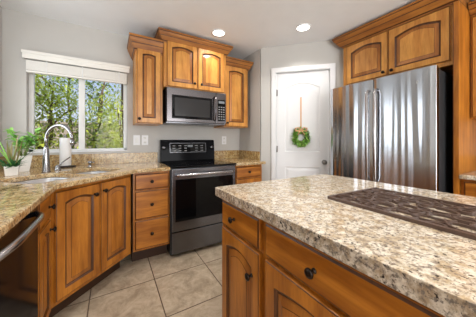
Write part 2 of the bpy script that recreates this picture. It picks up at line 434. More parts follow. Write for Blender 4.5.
# ------------------------------------------------------------------ windows
def window(name, x0, x1, z0, z1, T_in, mull, label=None):
    """local frame: x along the wall, y outward through the wall from the inner face"""
    w = bpy.data.objects.new(name, None); C.objects.link(w); w['kind'] = 'structure'
    ys, ye = .075, .125
    b = MB(); f = .034
    for p in ((x0, x0 + f, z0, z1), (x1 - f, x1, z0, z1), (x0, x1, z0, z0 + f), (x0, x1, z1 - f, z1)): b.box(p[0], p[1], ys, ye, p[2], p[3], M['vinyl'], .002)
    struct(b, 'window_frame', w)
    b = MB(); b.box(mull - .028, mull + .028, ys - .004, ye - .01, z0 + f, z1 - f, M['vinyl'], .003); b.box(mull - .008, mull + .008, ys - .014, ys - .004, z0 + .28, z0 + .42, M['vinyl']); struct(b, 'mullion', w)
    for a, c in ((x0 + f, mull - .028), (mull + .028, x1 - f)):
        b = MB(); b.box(a, c, ye - .03, ye - .026, z0 + f, z1 - f, M['glass']); struct(b, 'pane', w)
    b = MB(); b.box(x0, x1, .0, ys, z0 - .002, z0 + .012, M['white']); struct(b, 'window_sill', w)
    return w
w1 = window('window_1', WX0, WX1, WZ0, WZ1, .075, -.29); w1.location = (0, YB, 0)
w2 = window('window_2', -2.56, -1.72, WZ0, WZ1, .075, -2.14); w2.rotation_euler = (0, 0, PI / 2); w2.location = (XL, 0, 0)
w2.location = (XL, 0, 0); w2.rotation_euler = (0, 0, PI / 2)
for ch in w2.children: ch.data.transform(Matrix.Rotation(PI, 4, 'Z') @ Matrix.Scale(-1, 4, (0, 1, 0)))
# unseen patio doors added in the rear wall to frame the fill light
w3 = bpy.data.objects.new('door_2', None); C.objects.link(w3); w3['kind'] = 'structure'
b = MB()
for x in (-.5, .97, 2.44): b.box(x, x + .06, YR - .1, YR - .04, 0, 2.1, M['vinyl'])
b.box(-.5, 2.5, YR - .1, YR - .04, 2.04, 2.1, M['vinyl']); b.box(-.5, 2.5, YR - .1, YR - .04, 0, .06, M['vinyl'])
struct(b, 'door_frame', w3)
for x0, x1 in ((-.44, .97), (1.03, 2.44)):
    b = MB(); b.box(x0, x1, YR - .075, YR - .07, .06, 2.04, M['glass']); struct(b, 'pane', w3)

# window blind
bl = thing('window_blind', 'white raised window blind with moulded valance above the sink window', 'blind', (0, 0, 1.86))
b = MB()
prof = [(0, 1.972), (.0, 2.0), (.006, 2.01), (.012, 2.045), (0, 2.05)]
b.box(-.735, .175, 2.775, 2.787, 1.975, 2.025, M['blind'], .002); b.box(-.74, .18, 2.768, 2.787, 2.025, 2.052, M['blind'], .003)
b.box(-.735, -.723, 2.787, YB, 1.975, 2.05, M['blind']); b.box(.163, .175, 2.787, YB, 1.975, 2.05, M['blind']); b.box(-.735, .175, 2.787, YB, 2.035, 2.05, M['blind'])
b.build('valance', bl)
b = MB()
for i in range(9):
    z = 1.963 - i * .0105; b.box(-.712, .148, 2.79, 2.838, z - .009, z, M['blind'], .001)
b.build('slat_stack', bl)
b = MB(); b.box(-.712, .148, 2.789, 2.839, 1.848, 1.866, M['blind'], .003); b.build('bottom_rail', bl)
for x in (-.56, -.27, .07):
    b = MB(); b.box(x - .006, x + .006, 2.787, 2.7895, 1.85, 1.972, M['vinyl']); b.build('ladder_tape', bl)
for x, z in ((.045, 1.45), (.075, 1.40), (.115, 1.30)):
    b = MB(); b.tube([(x, 2.79, 1.97), (x, 2.79, z)], .0018, M['vinyl'], 6); b.lathe([(.002, 0), (.006, -.02), (.006, -.035), (.001, -.04)], M['vinyl'], (x, 2.79, z), 'z', 8); b.build('pull_cord', bl)
for o in bl.children: o.data.transform(Matrix.Translation((0, 0, -1.86)))

# ------------------------------------------------------------------ cabinet builders
def arch_door(parent, x0, x1, z0, z1, rise, wm, knob=None, stile=.055, name='door', yf=0.0):
    """frame with arched opening plus raised glazed panel; front at y = yf, 20 mm thick"""
    b = MB(); t = .02
    ro = lambda i, y: [(px, y, pz) for px, pz in outline(x0 + i, x1 - i, z0 + i, z1 - i, 0)]
    top = z1 - stile - rise
    def ri(i, y):
        return [(px, y, pz) for px, pz in outline(x0 + stile + i, x1 - stile - i, z0 + stile + i, top - i, rise)]
    b.loops([ro(0, yf + t), ro(0, yf + .004), ro(.0015, yf + .002), ro(.005, yf), ri(-.001, yf), ri(.004, yf + .004), ri(.009, yf + .009)],
            [wm, wm, M['glaze'], wm, M['glaze'], M['glaze']], True, False, False)
    d = b.build(name, parent)
    b = MB()
    b.loops([ri(.0085, yf + .012), ri(.0086, yf + .0092), ri(.014, yf + .0092), ri(.040, yf + .003), ri(.0425, yf + .002), ri(.045, yf + .002)],
            [M['glaze'], M['glaze'], M['bevel'], M['glaze'], wm], True, False, False)
    rr = ri(.045, yf + .002); f = b.bm.faces.new([b.bm.verts.new(p) for p in rr]); f.material_index = b.slot(wm)
    b.build('raised_panel', d)
    if knob: knob_at(d, knob[0], yf, knob[1])
    return d
def knob_at(parent, x, y, z, r=.016):
    b = MB(); b.lathe([(.009, 0), (.008, .003), (.005, .006), (.005, .014), (r * .8, .018), (r, .023), (r * .85, .028), (r * .3, .031)], M['bronze'], (x, y, z), '-y', 16)
    return b.build('knob', parent)
def drawer(parent, x0, x1, z0, z1, wm, knobs):
    b = MB()
    r = lambda i, y: [(x0 + i, y, z0 + i), (x1 - i, y, z0 + i), (x1 - i, y, z1 - i), (x0 + i, y, z1 - i)]
    b.loops([r(0, .02), r(0, .006), r(.002, .004), r(.006, .0015), r(.009, 0)], [wm, wm, M['glaze'], M['glaze']], True, True, False)
    f = b.bm.faces.new([b.bm.verts.new(p) for p in r(.009, 0)]); f.material_index = b.slot(wm)
    d = b.build('drawer_front', parent)
    for k in knobs: knob_at(d, k, 0, (z0 + z1) / 2)
    return d
def body(parent, w, d, z0, z1, wm, toe=True, hollow=False):
    b = MB(); y = .021
    if hollow:
        b.box(0, w, y, y + .018, z0, z1, wm); b.box(0, .018, y + .018, d, z0, z1 - .24, wm); b.box(w - .018, w, y + .018, d, z0, z1 - .24, wm)
        b.box(.018, w - .018, y + .018, d, z0, z0 + .018, wm); b.box(.018, w - .018, d - .01, d, z0 + .018, z1 - .24, wm)
    else: b.box(0, w, y, d, z0, z1, wm)
    b.build('cabinet_box', parent)
    if toe:
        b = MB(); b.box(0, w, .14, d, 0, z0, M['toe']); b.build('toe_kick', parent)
def crown(parent, w, d, z0, z1, proj, left=True, right=True, dl=None, dr=None):
    h = z1 - z0
    prof = [(0, 0), (.012, 0), (.012, .15), (.02, .2), (.022, .32), (.40, .62), (.62, .80), (.80, .84), (.82, .9), (1, .92), (1, 1), (0, 1)]
    prof = [(0, 0), (.12, 0), (.16, .08), (.30, .14), (.46, .30), (.60, .44), (.64, .46), (.66, .52), (.80, .64), (.90, .76), (.92, .80), (1, .86), (1, 1), (0, 1)]
    b = MB(); rings = []
    for k, (o_, hh) in enumerate(prof):
        o = o_ * proj; z = z0 + hh * h
        l = o if left else 0; r = o if right else 0
        yl = d if dl is None else dl; yr = d if dr is None else dr
        rings.append([(-l, yl, z), (-l, .02 - o, z), (w + r, .02 - o, z), (w + r, yr, z)])
    mats = [M['crown']] * (len(prof) - 1)
    for k in (2, 6, 10): mats[k] = M['glaze']
    b.loops(rings, mats, False)
    b.build('crown_molding', parent)

WM, WH = M['wood'], M['wood_h']
TK = .145
CB = .885   # underside of worktops

# --- wall cabinets on the back wall
CYU = 2.49
def wall_cab(label, x0, x1, z0, z1, front, doors, cr_z, proj, left, right, knobs, rise=.03):
    w = x1 - x0; d = YB - .001 - front
    t = thing('wall_cabinet', label, 'cabinet', (x0, front, z0), 0)
    b = MB(); b.box(0, w, .021, d, 0, z1 - z0, WM); b.build('cabinet_box', t)
    n = len(doors)
    for (a, c), kn in zip(doors, knobs):
        arch_door(t, a, c, .008, z1 - z0 - .012, rise, WM, kn)
    crown(t, w, d, cr_z[0] - z0, cr_z[1] - z0, proj, left, right)
    return t
wall_cab('tall narrow wall cabinet between the window and the microwave', .217, .495, 1.37, 2.20, CYU, [(.012, .256)], (2.15, 2.30), .065, True, False, [(.035 + .0, .05)], .012)
wall_cab('two-door wall cabinet directly over the microwave, with the highest crown', .498, 1.274, 1.79, 2.33, 2.43, [(.03, .386), (.390, .746)], (2.285, 2.40), .072, True, True, [(.345, .07), (.432, .07)], .024)
wall_cab('single-door wall cabinet right of the microwave near the pantry door', 1.277, 1.655, 1.37, 2.20, CYU, [(.012, .352)], (2.17, 2.29), .06, False, True, [(.037, .05)], .02)

# --- base cabinets
BX, BY = -.315, 2.165                         # door-front planes of left run and back run
WW, WWH = M['wood_warm'], M['wood_warm_h']
# drawer unit left of range
t = thing('base_cabinet', 'three-drawer base cabinet left of the black range', 'cabinet', (.168, BY, 0), 0)
body(t, .329, YB - BY - .002, TK, CB, WW)
for z0, z1 in ((.722, .868), (.447, .708), (.165, .433)): drawer(t, .014, .318, z0, z1, WWH, [.16])
# right of range
t = thing('base_cabinet', 'base cabinet right of the range with one drawer over a door', 'cabinet', (1.256, BY, 0), 0)
body(t, .40, YB - BY - .002, TK, CB, WW)
drawer(t, .012, .375, .735, .868, WWH, [.19]); arch_door(t, .012, .375, TK + .015, .72, .03, WW, (.04, .66))
# corner sink unit (diagonal)
A = Vector((BX, 1.687)); Bq = Vector((.165, 2.167)); SW = (Bq - A).length
t = thing('sink_cabinet', 'diagonal two-door corner cabinet under the sink', 'cabinet', (A.x, A.y, 0), PI / 4)
body(t, SW - .004, .56, TK, CB, WW, hollow=True)
arch_door(t, .025, SW / 2 - .004, TK + .03, .86, .022, WW, (SW / 2 - .05, .785)); arch_door(t, SW / 2 + .004, SW - .03, TK + .03, .86, .022, WW, (SW / 2 + .03, .795))
# narrow unit left run, faces +x
t = thing('base_cabinet', 'narrow base cabinet between the dishwasher and the corner sink cabinet', 'cabinet', (BX, 1.418, 0), PI / 2)
body(t, .266, .56, TK, CB, WW)
drawer(t, .012, .252, .722, .868, WWH, [.20]); arch_door(t, .012, .252, TK + .015, .708, .02, WW, (.225, .655), .045)
# unit in front of dishwasher (beyond the frame)
t = thing('base_cabinet', 'base cabinet on the near side of the dishwasher', 'cabinet', (BX, .0, 0), PI / 2)
body(t, .80, .56, TK, CB, WW)
drawer(t, .012, .39, .722, .868, WWH, [.2]); drawer(t, .41, .79, .722, .868, WWH, [.6]); arch_door(t, .012, .39, TK + .015, .708, .03, WW, (.36, .655)); arch_door(t, .41, .79, TK + .015, .708, .03, WW, (.44, .655))

# --- dishwasher, faces +x
t = thing('dishwasher', 'black dishwasher with curved metal bar handle under the left worktop', 'dishwasher', (BX, .806, 0), PI / 2)
b = MB(); b.box(.003, .607, .025, .56, .02, CB - .004, M['black_matte']); b.build('tub', t)
b = MB(); b.box(.006, .604, 0, .025, TK + .015, .87, M['black'], .004); d = b.build('door', t)
b = MB(); b.box(.006, .604, .03, .06, .02, .105, M['black_matte']); b.build('kick_plate', t)
b = MB(); pts = []
for i in range(33):
    u = i / 32; e = min(1, min(u, 1 - u) / .34)
    pts.append((.022 + .566 * u, .004 - .052 * math.sin(e * PI / 2), .826 + .018 * math.sin(e * PI / 2)))
b.tube(pts, .0135, M['steel_h'], 12); b.build('handle', d)
b = MB(); b.box(.03, .58, -.001, 0, .852, .866, M['black_glass']); b.build('control_strip', d)

# ------------------------------------------------------------------ worktops
def rounded(pts, idx, r, n=6):
    out = []
    for i, p in enumerate(pts):
        if i in idx:
            a = Vector(pts[i - 1]); q = Vector(pts[(i + 1) % len(pts)]); v = Vector(p)
            d0 = (a - v).normalized(); d1 = (q - v).normalized(); s = v + d0 * r; e = v + d1 * r
            for k in range(n + 1):
                u = k / n; out.append(tuple((1 - u) ** 2 * s + 2 * u * (1 - u) * v + u * u * e))
        else: out.append(p)
    return out
ZT = .92
R45 = Matrix.Rotation(PI / 4, 2)
mid = (A + Bq) / 2
def dloc(s, n): # diagonal local (along, inward) to world xy
    v = R45 @ Vector((s, n)); return (mid.x + v.x, mid.y + v.y)
# sink bowls (along, inward)
bowls = [(-.375, -.015, .10, .485), (.015, .365, .095, .475)]
def bowl_ring(bw, ins=0, r=.06):
    s0, s1, n0, n1 = bw
    return rounded([(s0 + ins, n0 + ins), (s1 - ins, n0 + ins), (s1 - ins, n1 - ins), (s0 + ins, n1 - ins)], (0, 1, 2, 3), r)
b = MB()
outer = [(-.285, -.01), (-.285, 1.662), (.203, 2.14), (.496, 2.14), (.496, YB - .001), (XL + .001, YB - .001), (XL + .001, -.01)]
b.prism(outer, CB + .001, ZT, M['granite_gold'], M['granite_gold'], [[dloc(*p) for p in bowl_ring(q)] for q in bowls])
ct = b.build('corner_countertop', None, bevel=.007)
tag(ct, 'golden granite worktop wrapping the corner around the sink, up to the range', 'countertop')
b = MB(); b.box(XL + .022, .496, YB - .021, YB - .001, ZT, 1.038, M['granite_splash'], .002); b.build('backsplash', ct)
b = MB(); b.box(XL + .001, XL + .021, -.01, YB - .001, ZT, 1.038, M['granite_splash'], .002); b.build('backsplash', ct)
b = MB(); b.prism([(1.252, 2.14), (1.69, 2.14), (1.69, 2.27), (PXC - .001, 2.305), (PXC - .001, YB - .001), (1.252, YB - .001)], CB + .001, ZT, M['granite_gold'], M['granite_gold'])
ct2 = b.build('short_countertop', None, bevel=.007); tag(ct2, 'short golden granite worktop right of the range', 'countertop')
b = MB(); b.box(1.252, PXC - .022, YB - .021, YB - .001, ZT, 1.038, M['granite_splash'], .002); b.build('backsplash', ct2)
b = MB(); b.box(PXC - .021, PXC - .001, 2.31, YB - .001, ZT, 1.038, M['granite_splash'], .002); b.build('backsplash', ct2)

# --- sink
t = thing('kitchen_sink', 'stainless double-bowl sink set into the corner worktop', 'sink', (mid.x, mid.y, CB - .2), PI / 4)
for q, dp in zip(bowls, (.19, .16)):
    b = MB(); zt = .2
    ring = lambda ins, z, r=.06: [(x, y, z) for x, y in bowl_ring(q, ins, r)]
    b.loops([ring(-.012, zt), ring(-.002, zt), ring(.002, zt - .01), ring(.006, zt - dp + .03), ring(.03, zt - dp), ring(.10, zt - dp - .003)], M['sink_steel'], True, False, True, True)
    o = b.build('bowl', t)
    b = MB(); cx, cy = (q[0] + q[1]) / 2, (q[2] + q[3]) / 2
    b.lathe([(.042, zt - dp), (.04, zt - dp + .002), (.028, zt - dp + .001), (.02, zt - dp - .001)], M['chrome'], (cx, cy, 0)); b.build('drain', o)

# --- faucet
fx, fy = dloc(.012, .575)
t = thing('kitchen_faucet', 'tall brushed-nickel gooseneck faucet behind the corner sink', 'faucet', (fx, fy, ZT), PI / 4)
b = MB(); b.lathe([(.030, 0), (.030, .006), (.026, .012), (.024, .10), (.018, .20), (.014, .215)], M['chrome']); b.build('base', t)
b = MB(); R_ = .14; pts = [(0, 0, .20), (0, 0, .27)]
for i in range(1, 17):
    a = PI * i / 16; pts.append((0, -R_ + R_ * math.cos(a), .27 + R_ * math.sin(a) * .85))
b.tube(pts, .012, M['chrome'], 12); b.build('neck', t)
b = MB(); b.tube([(0, -2 * R_, .272), (0, -2 * R_ - .002, .25), (0, -2 * R_ - .004, .225)], [.0135, .017, .016], M['chrome'], 12); b.build('spray_head', t)
hx, hy = dloc(.12, .60)
t = thing('faucet_lever', 'small faucet control lever in front of the paper towels', 'faucet lever', (hx, hy, ZT), PI / 4)
b = MB(); b.lathe([(.025, 0), (.025, .005), (.017, .012), (.017, .035), (.012, .045)], M['chrome']); b.build('base', t)
b = MB(); b.tube([(0, 0, .035), (.05, -.005, .075), (.10, -.01, .11)], [.007, .006, .005], M['chrome'], 8); b.build('lever', t)
sx_, sy_ = dloc(.37, .53)
t = thing('soap_dispenser', 'small chrome dispenser cap at the far right corner of the sink', 'dispenser', (sx_, sy_, ZT), PI / 4)
b = MB(); b.lathe([(.022, 0), (.022, .006), (.013, .010), (.012, .035), (.019, .038), (.019, .055), (.01, .06)], M['chrome']); b.build('cap', t)
b = MB(); b.tube([(0, 0, .046), (0, -.05, .048), (0, -.055, .04)], .006, M['chrome'], 8); b.build('spout', t)

# --- paper towels
t = thing('paper_towel_holder', 'upright paper towel holder with dark round base behind the faucet', 'paper towel holder', (-.40, 2.70, ZT), 0)
b = MB(); b.lathe([(.085, 0), (.085, .008), (.08, .012), (.01, .014)], M['bronze']); b.build('base', t)
b = MB(); b.tube([(0, 0, .01), (0, 0, .30)], .006, M['nickel'], 8); b.lathe([(.006, .295), (.014, .305), (.012, .318), (.002, .324)], M['nickel']); b.build('rod', t)
b = MB(); rings = [[(math.cos(a) * r, math.sin(a) * r, z) for a in [2 * PI * k / 32 for k in range(32)]] for r, z in ((.02, .016), (.045, .016), (.047, .02), (.047, .288), (.045, .292), (.02, .292), (.02, .016))]
b.loops(rings, M['paper'], True, smooth=True)
o = b.build('paper_towel_roll', None); o.location = (-.40, 2.70, ZT); tag(o, 'white roll of paper towels on the upright holder', 'paper towels')

# --- planters
def planter(name, label, x, y, rz, w0, w1, h, m):
    t = thing(name, label, 'potted plant', (x, y, ZT), rz)
    b = MB(); sq = lambda w, z: [(px * w / 2, py * w / 2, z) for px, py in ((-1, -1), (1, -1), (1, 1), (-1, 1))]
    b.loops([sq(w0, 0), sq(w1, h), sq(w1 - .012, h), sq(w1 - .02, h - .02)], m, True, True, True)
    b.build('planter', t, bevel=.003)
    b = MB(); q = sq(w1 - .022, h - .016); b.quad(q, M['soil']); b.build('soil', t)
    return t
def blade(b, base, dirv, L, w, droop, m, n=5):
    base = Vector(base); d = Vector(dirv).normalized(); side = d.cross(Vector((0, 0, 1)))
    if side.length < .1: side = Vector((1, 0, 0))
    side.normalize(); p = base.copy(); rows = []
    for i in range(n + 1):
        u = i / n; ww = w * (math.sin(PI * (u * .85 + .12)) ** .8) if i < n else .0008
        rows.append((p - side * ww / 2, p + Vector((0, 0, -.1 * ww)), p + side * ww / 2))
        p = p + d * (L / n); d = (d + Vector((0, 0, -droop))).normalized()
    mi = b.slot(m); vs = [[b.bm.verts.new(q) for q in r] for r in rows]
    for i in range(n):
        for k in range(2):
            f = b.bm.faces.new((vs[i][k], vs[i][k + 1], vs[i + 1][k + 1], vs[i + 1][k])); f.material_index = mi; f.smooth = True
rnd = random.uniform
t1 = planter('potted_succulent', 'small square white planter with spiky green and reddish blades, nearest the sink edge', -.65, 2.25, .2, .066, .078, .072, M['ceramic'])
b = MB()
for i in range(60):
    a = rnd(0, 2 * PI); el = rnd(.3, 1.2); blade(b, (rnd(-.027, .027), rnd(-.027, .027), .057), (math.cos(a), math.sin(a), math.tan(el)), rnd(.07, .12), .02, rnd(.05, .2), M['leaf_dark'])
b.build('low_foliage', t1, fix=False)
b = MB()
for i in range(22):
    a = rnd(0, 2 * PI); el = rnd(.75, 1.45); blade(b, (rnd(-.02, .02), rnd(-.02, .02), .057), (math.cos(a), math.sin(a), math.tan(el)), rnd(.17, .27), .012, rnd(.01, .06), random.choice([M['leaf_red'], M['leaf_dark'], M['leaf_bright']]))
b.build('tall_foliage', t1, fix=False)
t2 = planter('potted_plant', 'larger tapered white planter with bright green leafy plant beside the window', -.66, 2.50, .25, .085, .125, .135, M['ceramic'])
b = MB(); tips = []
for i in range(9):
    a = rnd(0, 2 * PI); r0 = rnd(.005, .03); tip = Vector((math.cos(a) * rnd(.03, .10), math.sin(a) * rnd(.03, .10), rnd(.22, .36)))
    base = Vector((math.cos(a) * r0, math.sin(a) * r0, .115)); mid_ = (base + tip) / 2 + Vector((0, 0, .03)); b.tube([base, mid_, tip], [.004, .003, .002], M['stem'], 6); tips += [mid_, tip, (mid_ + tip) / 2]
b.build('stems', t2)
b = MB()
for p in tips:
    for k in range(6):
        a = rnd(0, 2 * PI); blade(b, p, (math.cos(a), math.sin(a), rnd(-.2, .9)), rnd(.05, .09), rnd(.02, .034), rnd(.05, .3), M['leaf_bright'], 4)
b.build('foliage', t2, fix=False)

# ------------------------------------------------------------------ range
RX = .501; RW = .748
t = thing('kitchen_range', 'dark stainless freestanding electric range with black glass cooktop', 'range', (RX, 2.14, 0), 0)
b = MB(); b.box(0, RW, .035, .695, .03, .905, M['black_matte']); b.build('oven_body', t)
for x in (.04, RW - .04):
    for y in (.1, .62):
        b = MB(); b.lathe([(.018, 0), (.018, .03)], M['black_matte'], (x, y, 0), 'z', 12); b.build('leg', t)
b = MB(); b.box(-.001, RW + .001, -.005, .62, .905, .922, M['black_glass'], .004); ck = b.build('cooktop', t)
M['burner'] = plain('burner_ring', lin(62, 62, 66), .15)
for x, y, r in ((.2, .16, .10), (.56, .16, .08), (.2, .45, .075), (.56, .45, .10)):
    b = MB(); n = 32
    b.loops([[(x + math.cos(2 * PI * k / n) * q, y + math.sin(2 * PI * k / n) * q, .9224) for k in range(n)] for q in (r, r - .004)], M['burner']); b.build('burner', ck)
b = MB(); b.box(.01, RW - .01, .0, .034, .268, .895, M['dsteel'], .004); dr = b.build('oven_door', t)
b = MB(); b.box(.045, RW - .045, -.003, -.0005, .365, .79, M['black_glass'], .001); b.build('door_window', dr)
b = MB(); pts = [(.06, 0, .835), (.06, -.04, .838), (.10, -.052, .838), (RW - .10, -.052, .838), (RW - .06, -.04, .838), (RW - .06, 0, .835)]
b.tube(pts, .013, M['steel_h'], 10); b.build('handle', dr)
b = MB(); b.box(.01, RW - .01, .0, .034, .045, .258, M['dsteel'], .004); b.build('storage_drawer', t)
# backguard
b = MB(); prof = [(.60, .922), (.625, 1.175), (.64, 1.195), (.695, 1.195), (.695, .922)]
b.loops([[(.022, y, z) for y, z in prof], [(RW, y, z) for y, z in prof]], M['black'], True, True, True); bg = b.build('backguard', t, bevel=.004)
def onbg(x, z): return (x, .60 + (z - .922) * .0988 - .003, z)
b = MB(); b.loops([[onbg(.13, 1.03), onbg(.62, 1.03), onbg(.62, 1.155), onbg(.13, 1.155)], [onbg(.135, 1.035), onbg(.615, 1.035), onbg(.615, 1.15), onbg(.135, 1.15)]], M['dsteel'], True)
b.quad([onbg(.135, 1.035), onbg(.615, 1.035), onbg(.615, 1.15), onbg(.135, 1.15)], M['black_glass']); b.build('control_panel', bg)
def p2(x, z, w, h, m, b_): b_.quad([Vector(onbg(x, z)) + Vector((0, -.002, 0)), Vector(onbg(x + w, z)) + Vector((0, -.002, 0)), Vector(onbg(x + w, z + h)) + Vector((0, -.002, 0)), Vector(onbg(x, z + h)) + Vector((0, -.002, 0))], m)
for r in range(3):
    for c in range(6):
        if c != 3: b = MB(); p2(.165 + c * .075, 1.05 + r * .032, .035, .008, M['button'], b); b.build('control_marking', bg)
b = MB(); p2(.36, 1.10, .07, .028, M['display'], b); b.build('clock_display', bg)
for x in (.055, .70):
    b = MB(); b.lathe([(.026, 0), (.025, .012), (.02, .022), (.004, .024)], M['dsteel'], (x, .608, 1.095), '-y', 20); b.build('control_knob', bg)

# ------------------------------------------------------------------ microwave
t = thing('microwave_oven', 'stainless over-the-range microwave with black window', 'microwave', (.524, 2.425, 1.387), 0)
MWW, MWH = .740, .40
b = MB(); b.box(0, MWW, .035, YB - 2.425 - .003, .012, .400, M['black_matte']); b.build('case', t)
b = MB(); b.box(0, MWW, .03, .38, 0, .012, M['dsteel']); b.box(.25, .52, .028, .10, -.006, 0, M['black_matte']); b.build('vent_base', t)
b = MB(); b.box(0, .60, 0, .035, .015, .400, M['mw_steel'], .004); d = b.build('door', t)
b = MB(); b.box(.055, .545, -.003, 0, .05, .318, M['black_glass'], .001); b.build('window_frame', d)
b = MB(); b.box(.085, .515, -.0045, -.003, .08, .29, M['grey_glass']); b.build('window', d)
b = MB(); b.tube([(.577, 0, .34), (.577, -.035, .33), (.577, -.042, .19), (.577, -.035, .06), (.577, 0, .05)], .011, M['mw_steel'], 10); b.build('handle', d)
b = MB(); b.box(.604, MWW, 0, .035, .015, .400, M['mw_steel'], .004); cp = b.build('control_panel', t)
b = MB(); b.box(.622, .728, -.003, 0, .045, .315, M['black_glass'], .001); b.build('keypad', cp)
b = MB()
for r in range(6):
    for c in range(3): b.box(.632 + c * .032, .652 + c * .032, -.0042, -.003, .065 + r * .03, .076 + r * .03, M['button'])
b.build('key_markings', cp)
b = MB(); b.box(.634, .716, -.0042, -.003, .268, .298, M['display']); b.build('display', cp)

# ------------------------------------------------------------------ refrigerator (faces -x)
FX = 2.12; FY1 = 1.525; FWD = .912
t = thing('refrigerator', 'large stainless french-door refrigerator in the wooden surround', 'refrigerator', (FX, FY1, 0), -PI / 2)
b = MB(); b.box(.008, FWD - .008, .075, .80, .02, 1.745, M['fridge_side'], .004); b.build('case', t)
b = MB(); b.box(.03, FWD - .03, .10, .30, .0, .02, M['black_matte']); b.build('foot_grille', t)
for x0 in (.02, FWD - .12):
    b = MB(); b.box(x0, x0 + .10, .075, .16, 1.745, 1.765, M['black_matte']); b.build('hinge_cover', t)
def fdoor(x0, x1, z0, z1, nm):
    b = MB(); n = 14; rings = []
    prof = []
    for i in range(n + 1):
        u = i / n; xx = x0 + (x1 - x0) * u; prof.append((xx, .003 * (2 * u - 1) ** 2 + (.012 if i in (0, n) else 0)))
    ring = lambda z, ins=0: [(px, y + ins, z) for px, y in prof] + [(x1, .07, z), (x0, .07, z)]
    b.loops([ring(z0), ring(z1)], M['steel'], True, True, True)
    for f in b.bm.faces: f.smooth = False
    return b.build(nm, t, bevel=.003)
half = FWD / 2
dl_ = fdoor(.002, half - .003, .66, 1.765, 'door'); dr_ = fdoor(half + .003, FWD - .002, .66, 1.765, 'door'); df = fdoor(.002, FWD - .002, .06, .65, 'freezer_drawer')
def bar(par, p0, p1, vert=True):
    b = MB(); a = Vector(p0); c = Vector(p1); pr = Vector((0, -.05, 0)); k = (c - a).normalized() * .04
    b.tube([a, a + pr * .8 + k * .3, a + pr + k, (a + c) / 2 + pr * 1.08, c + pr - k, c + pr * .8 - k * .3, c], .015, M['steel_h'], 10); b.build('handle', par)
bar(dl_, (half - .035, .012, .80), (half - .035, .012, 1.66)); bar(dr_, (half + .035, .012, .80), (half + .035, .012, 1.66)); bar(df, (.1, .01, .60), (FWD - .1, .01, .60))
b = MB(); b.lathe([(.019, 0), (.019, .003), (.016, .0035), (.0155, .002), (.001, .002)], M['nickel'], (FWD - TK + .015, .004, 1.655), '-y', 24)
for a0 in range(5):
    a = 2 * PI * a0 / 5
b.tube([(FWD - .115 + .009 * math.cos(a) * (1 if a < PI else .6), -.0005, 1.655 + .009 * math.sin(a)) for a in [i * 2 * PI / 14 for i in range(13)]], .0012, M['white'], 6)
b.build('round_emblem', dr_)

# over-fridge cabinet + tall side panel (faces -x)
FCX = 2.35
t = thing('refrigerator_surround', 'wooden surround with two-door cabinet above and end panels beside the refrigerator', 'cabinet', (FCX, 1.525, 1.80), -PI / 2)
wC = .955
b = MB(); b.box(0, wC, .021, XR - FCX - .002, .0, .50, WM); b.build('cabinet_box', t)
arch_door(t, .05, .478, .035, .475, .035, WM, (.445, .07)); arch_door(t, .486, .93, .035, .475, .035, WM, (.52, .07))
crown(t, wC + .025, XR - FCX - .002, .485, .605, .09, True, False, dl=.028)
b = MB(); b.box(.957, .987, -.02, XR - FCX - .002, -1.80, .48, M['wood_warm']); sp_ = b.build('side_panel', t)
b = MB(); b.box(.953, .957, -.019, -.001, -1.80, .48, M['glaze']); b.build('edge_bead', sp_)
b = MB(); b.box(-.019, -.001, .0, XR - FCX - .002, -1.80, 0, M['wood']); b.build('side_panel', t)

# right run: base, worktop, wall cabinet
RB = 2.345
t = thing('base_cabinet', 'base cabinet at the right edge beside the refrigerator panel', 'cabinet', (RB, .535, 0), -PI / 2)
body(t, .60, XR - RB - .002, TK, CB, WW)
drawer(t, .02, .29, .722, .868, WWH, [.155]); drawer(t, .30, .58, .722, .868, WWH, [.44]); arch_door(t, .02, .29, TK + .015, .708, .03, WW, (.26, .655)); arch_door(t, .30, .58, TK + .015, .708, .03, WW, (.33, .655))
t = thing('base_cabinet', 'base cabinet further along the right wall', 'cabinet', (RB, -.067, 0), -PI / 2)
body(t, .60, XR - RB - .002, TK, CB, WW)
drawer(t, .02, .58, .722, .868, WWH, [.3]); arch_door(t, .02, .29, TK + .015, .708, .03, WW, (.26, .655)); arch_door(t, .30, .58, TK + .015, .708, .03, WW, (.33, .655))
b = MB(); b.box(2.315, XR - .001, -.69, .535, CB + .001, ZT, M['granite_island']); ct3 = b.build('side_countertop', None, bevel=.007)
tag(ct3, 'granite worktop at the right edge beside the refrigerator panel', 'countertop')
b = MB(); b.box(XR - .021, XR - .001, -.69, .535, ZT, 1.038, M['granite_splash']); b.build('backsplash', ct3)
t = thing('wall_cabinet', 'wall cabinet at the right edge beyond the refrigerator panel', 'cabinet', (2.60, .535, 1.37), -PI / 2)
b = MB(); b.box(0, .80, .021, XR - 2.60 - .002, 0, .87, WM); b.build('cabinet_box', t)
arch_door(t, .012, .395, .008, .85, .03, WM, (.37, .05)); arch_door(t, .40, .785, .008, .85, .03, WM, (.425, .05))
crown(t, .80, XR - 2.60 - .002, .86, .96, .07, False, True)

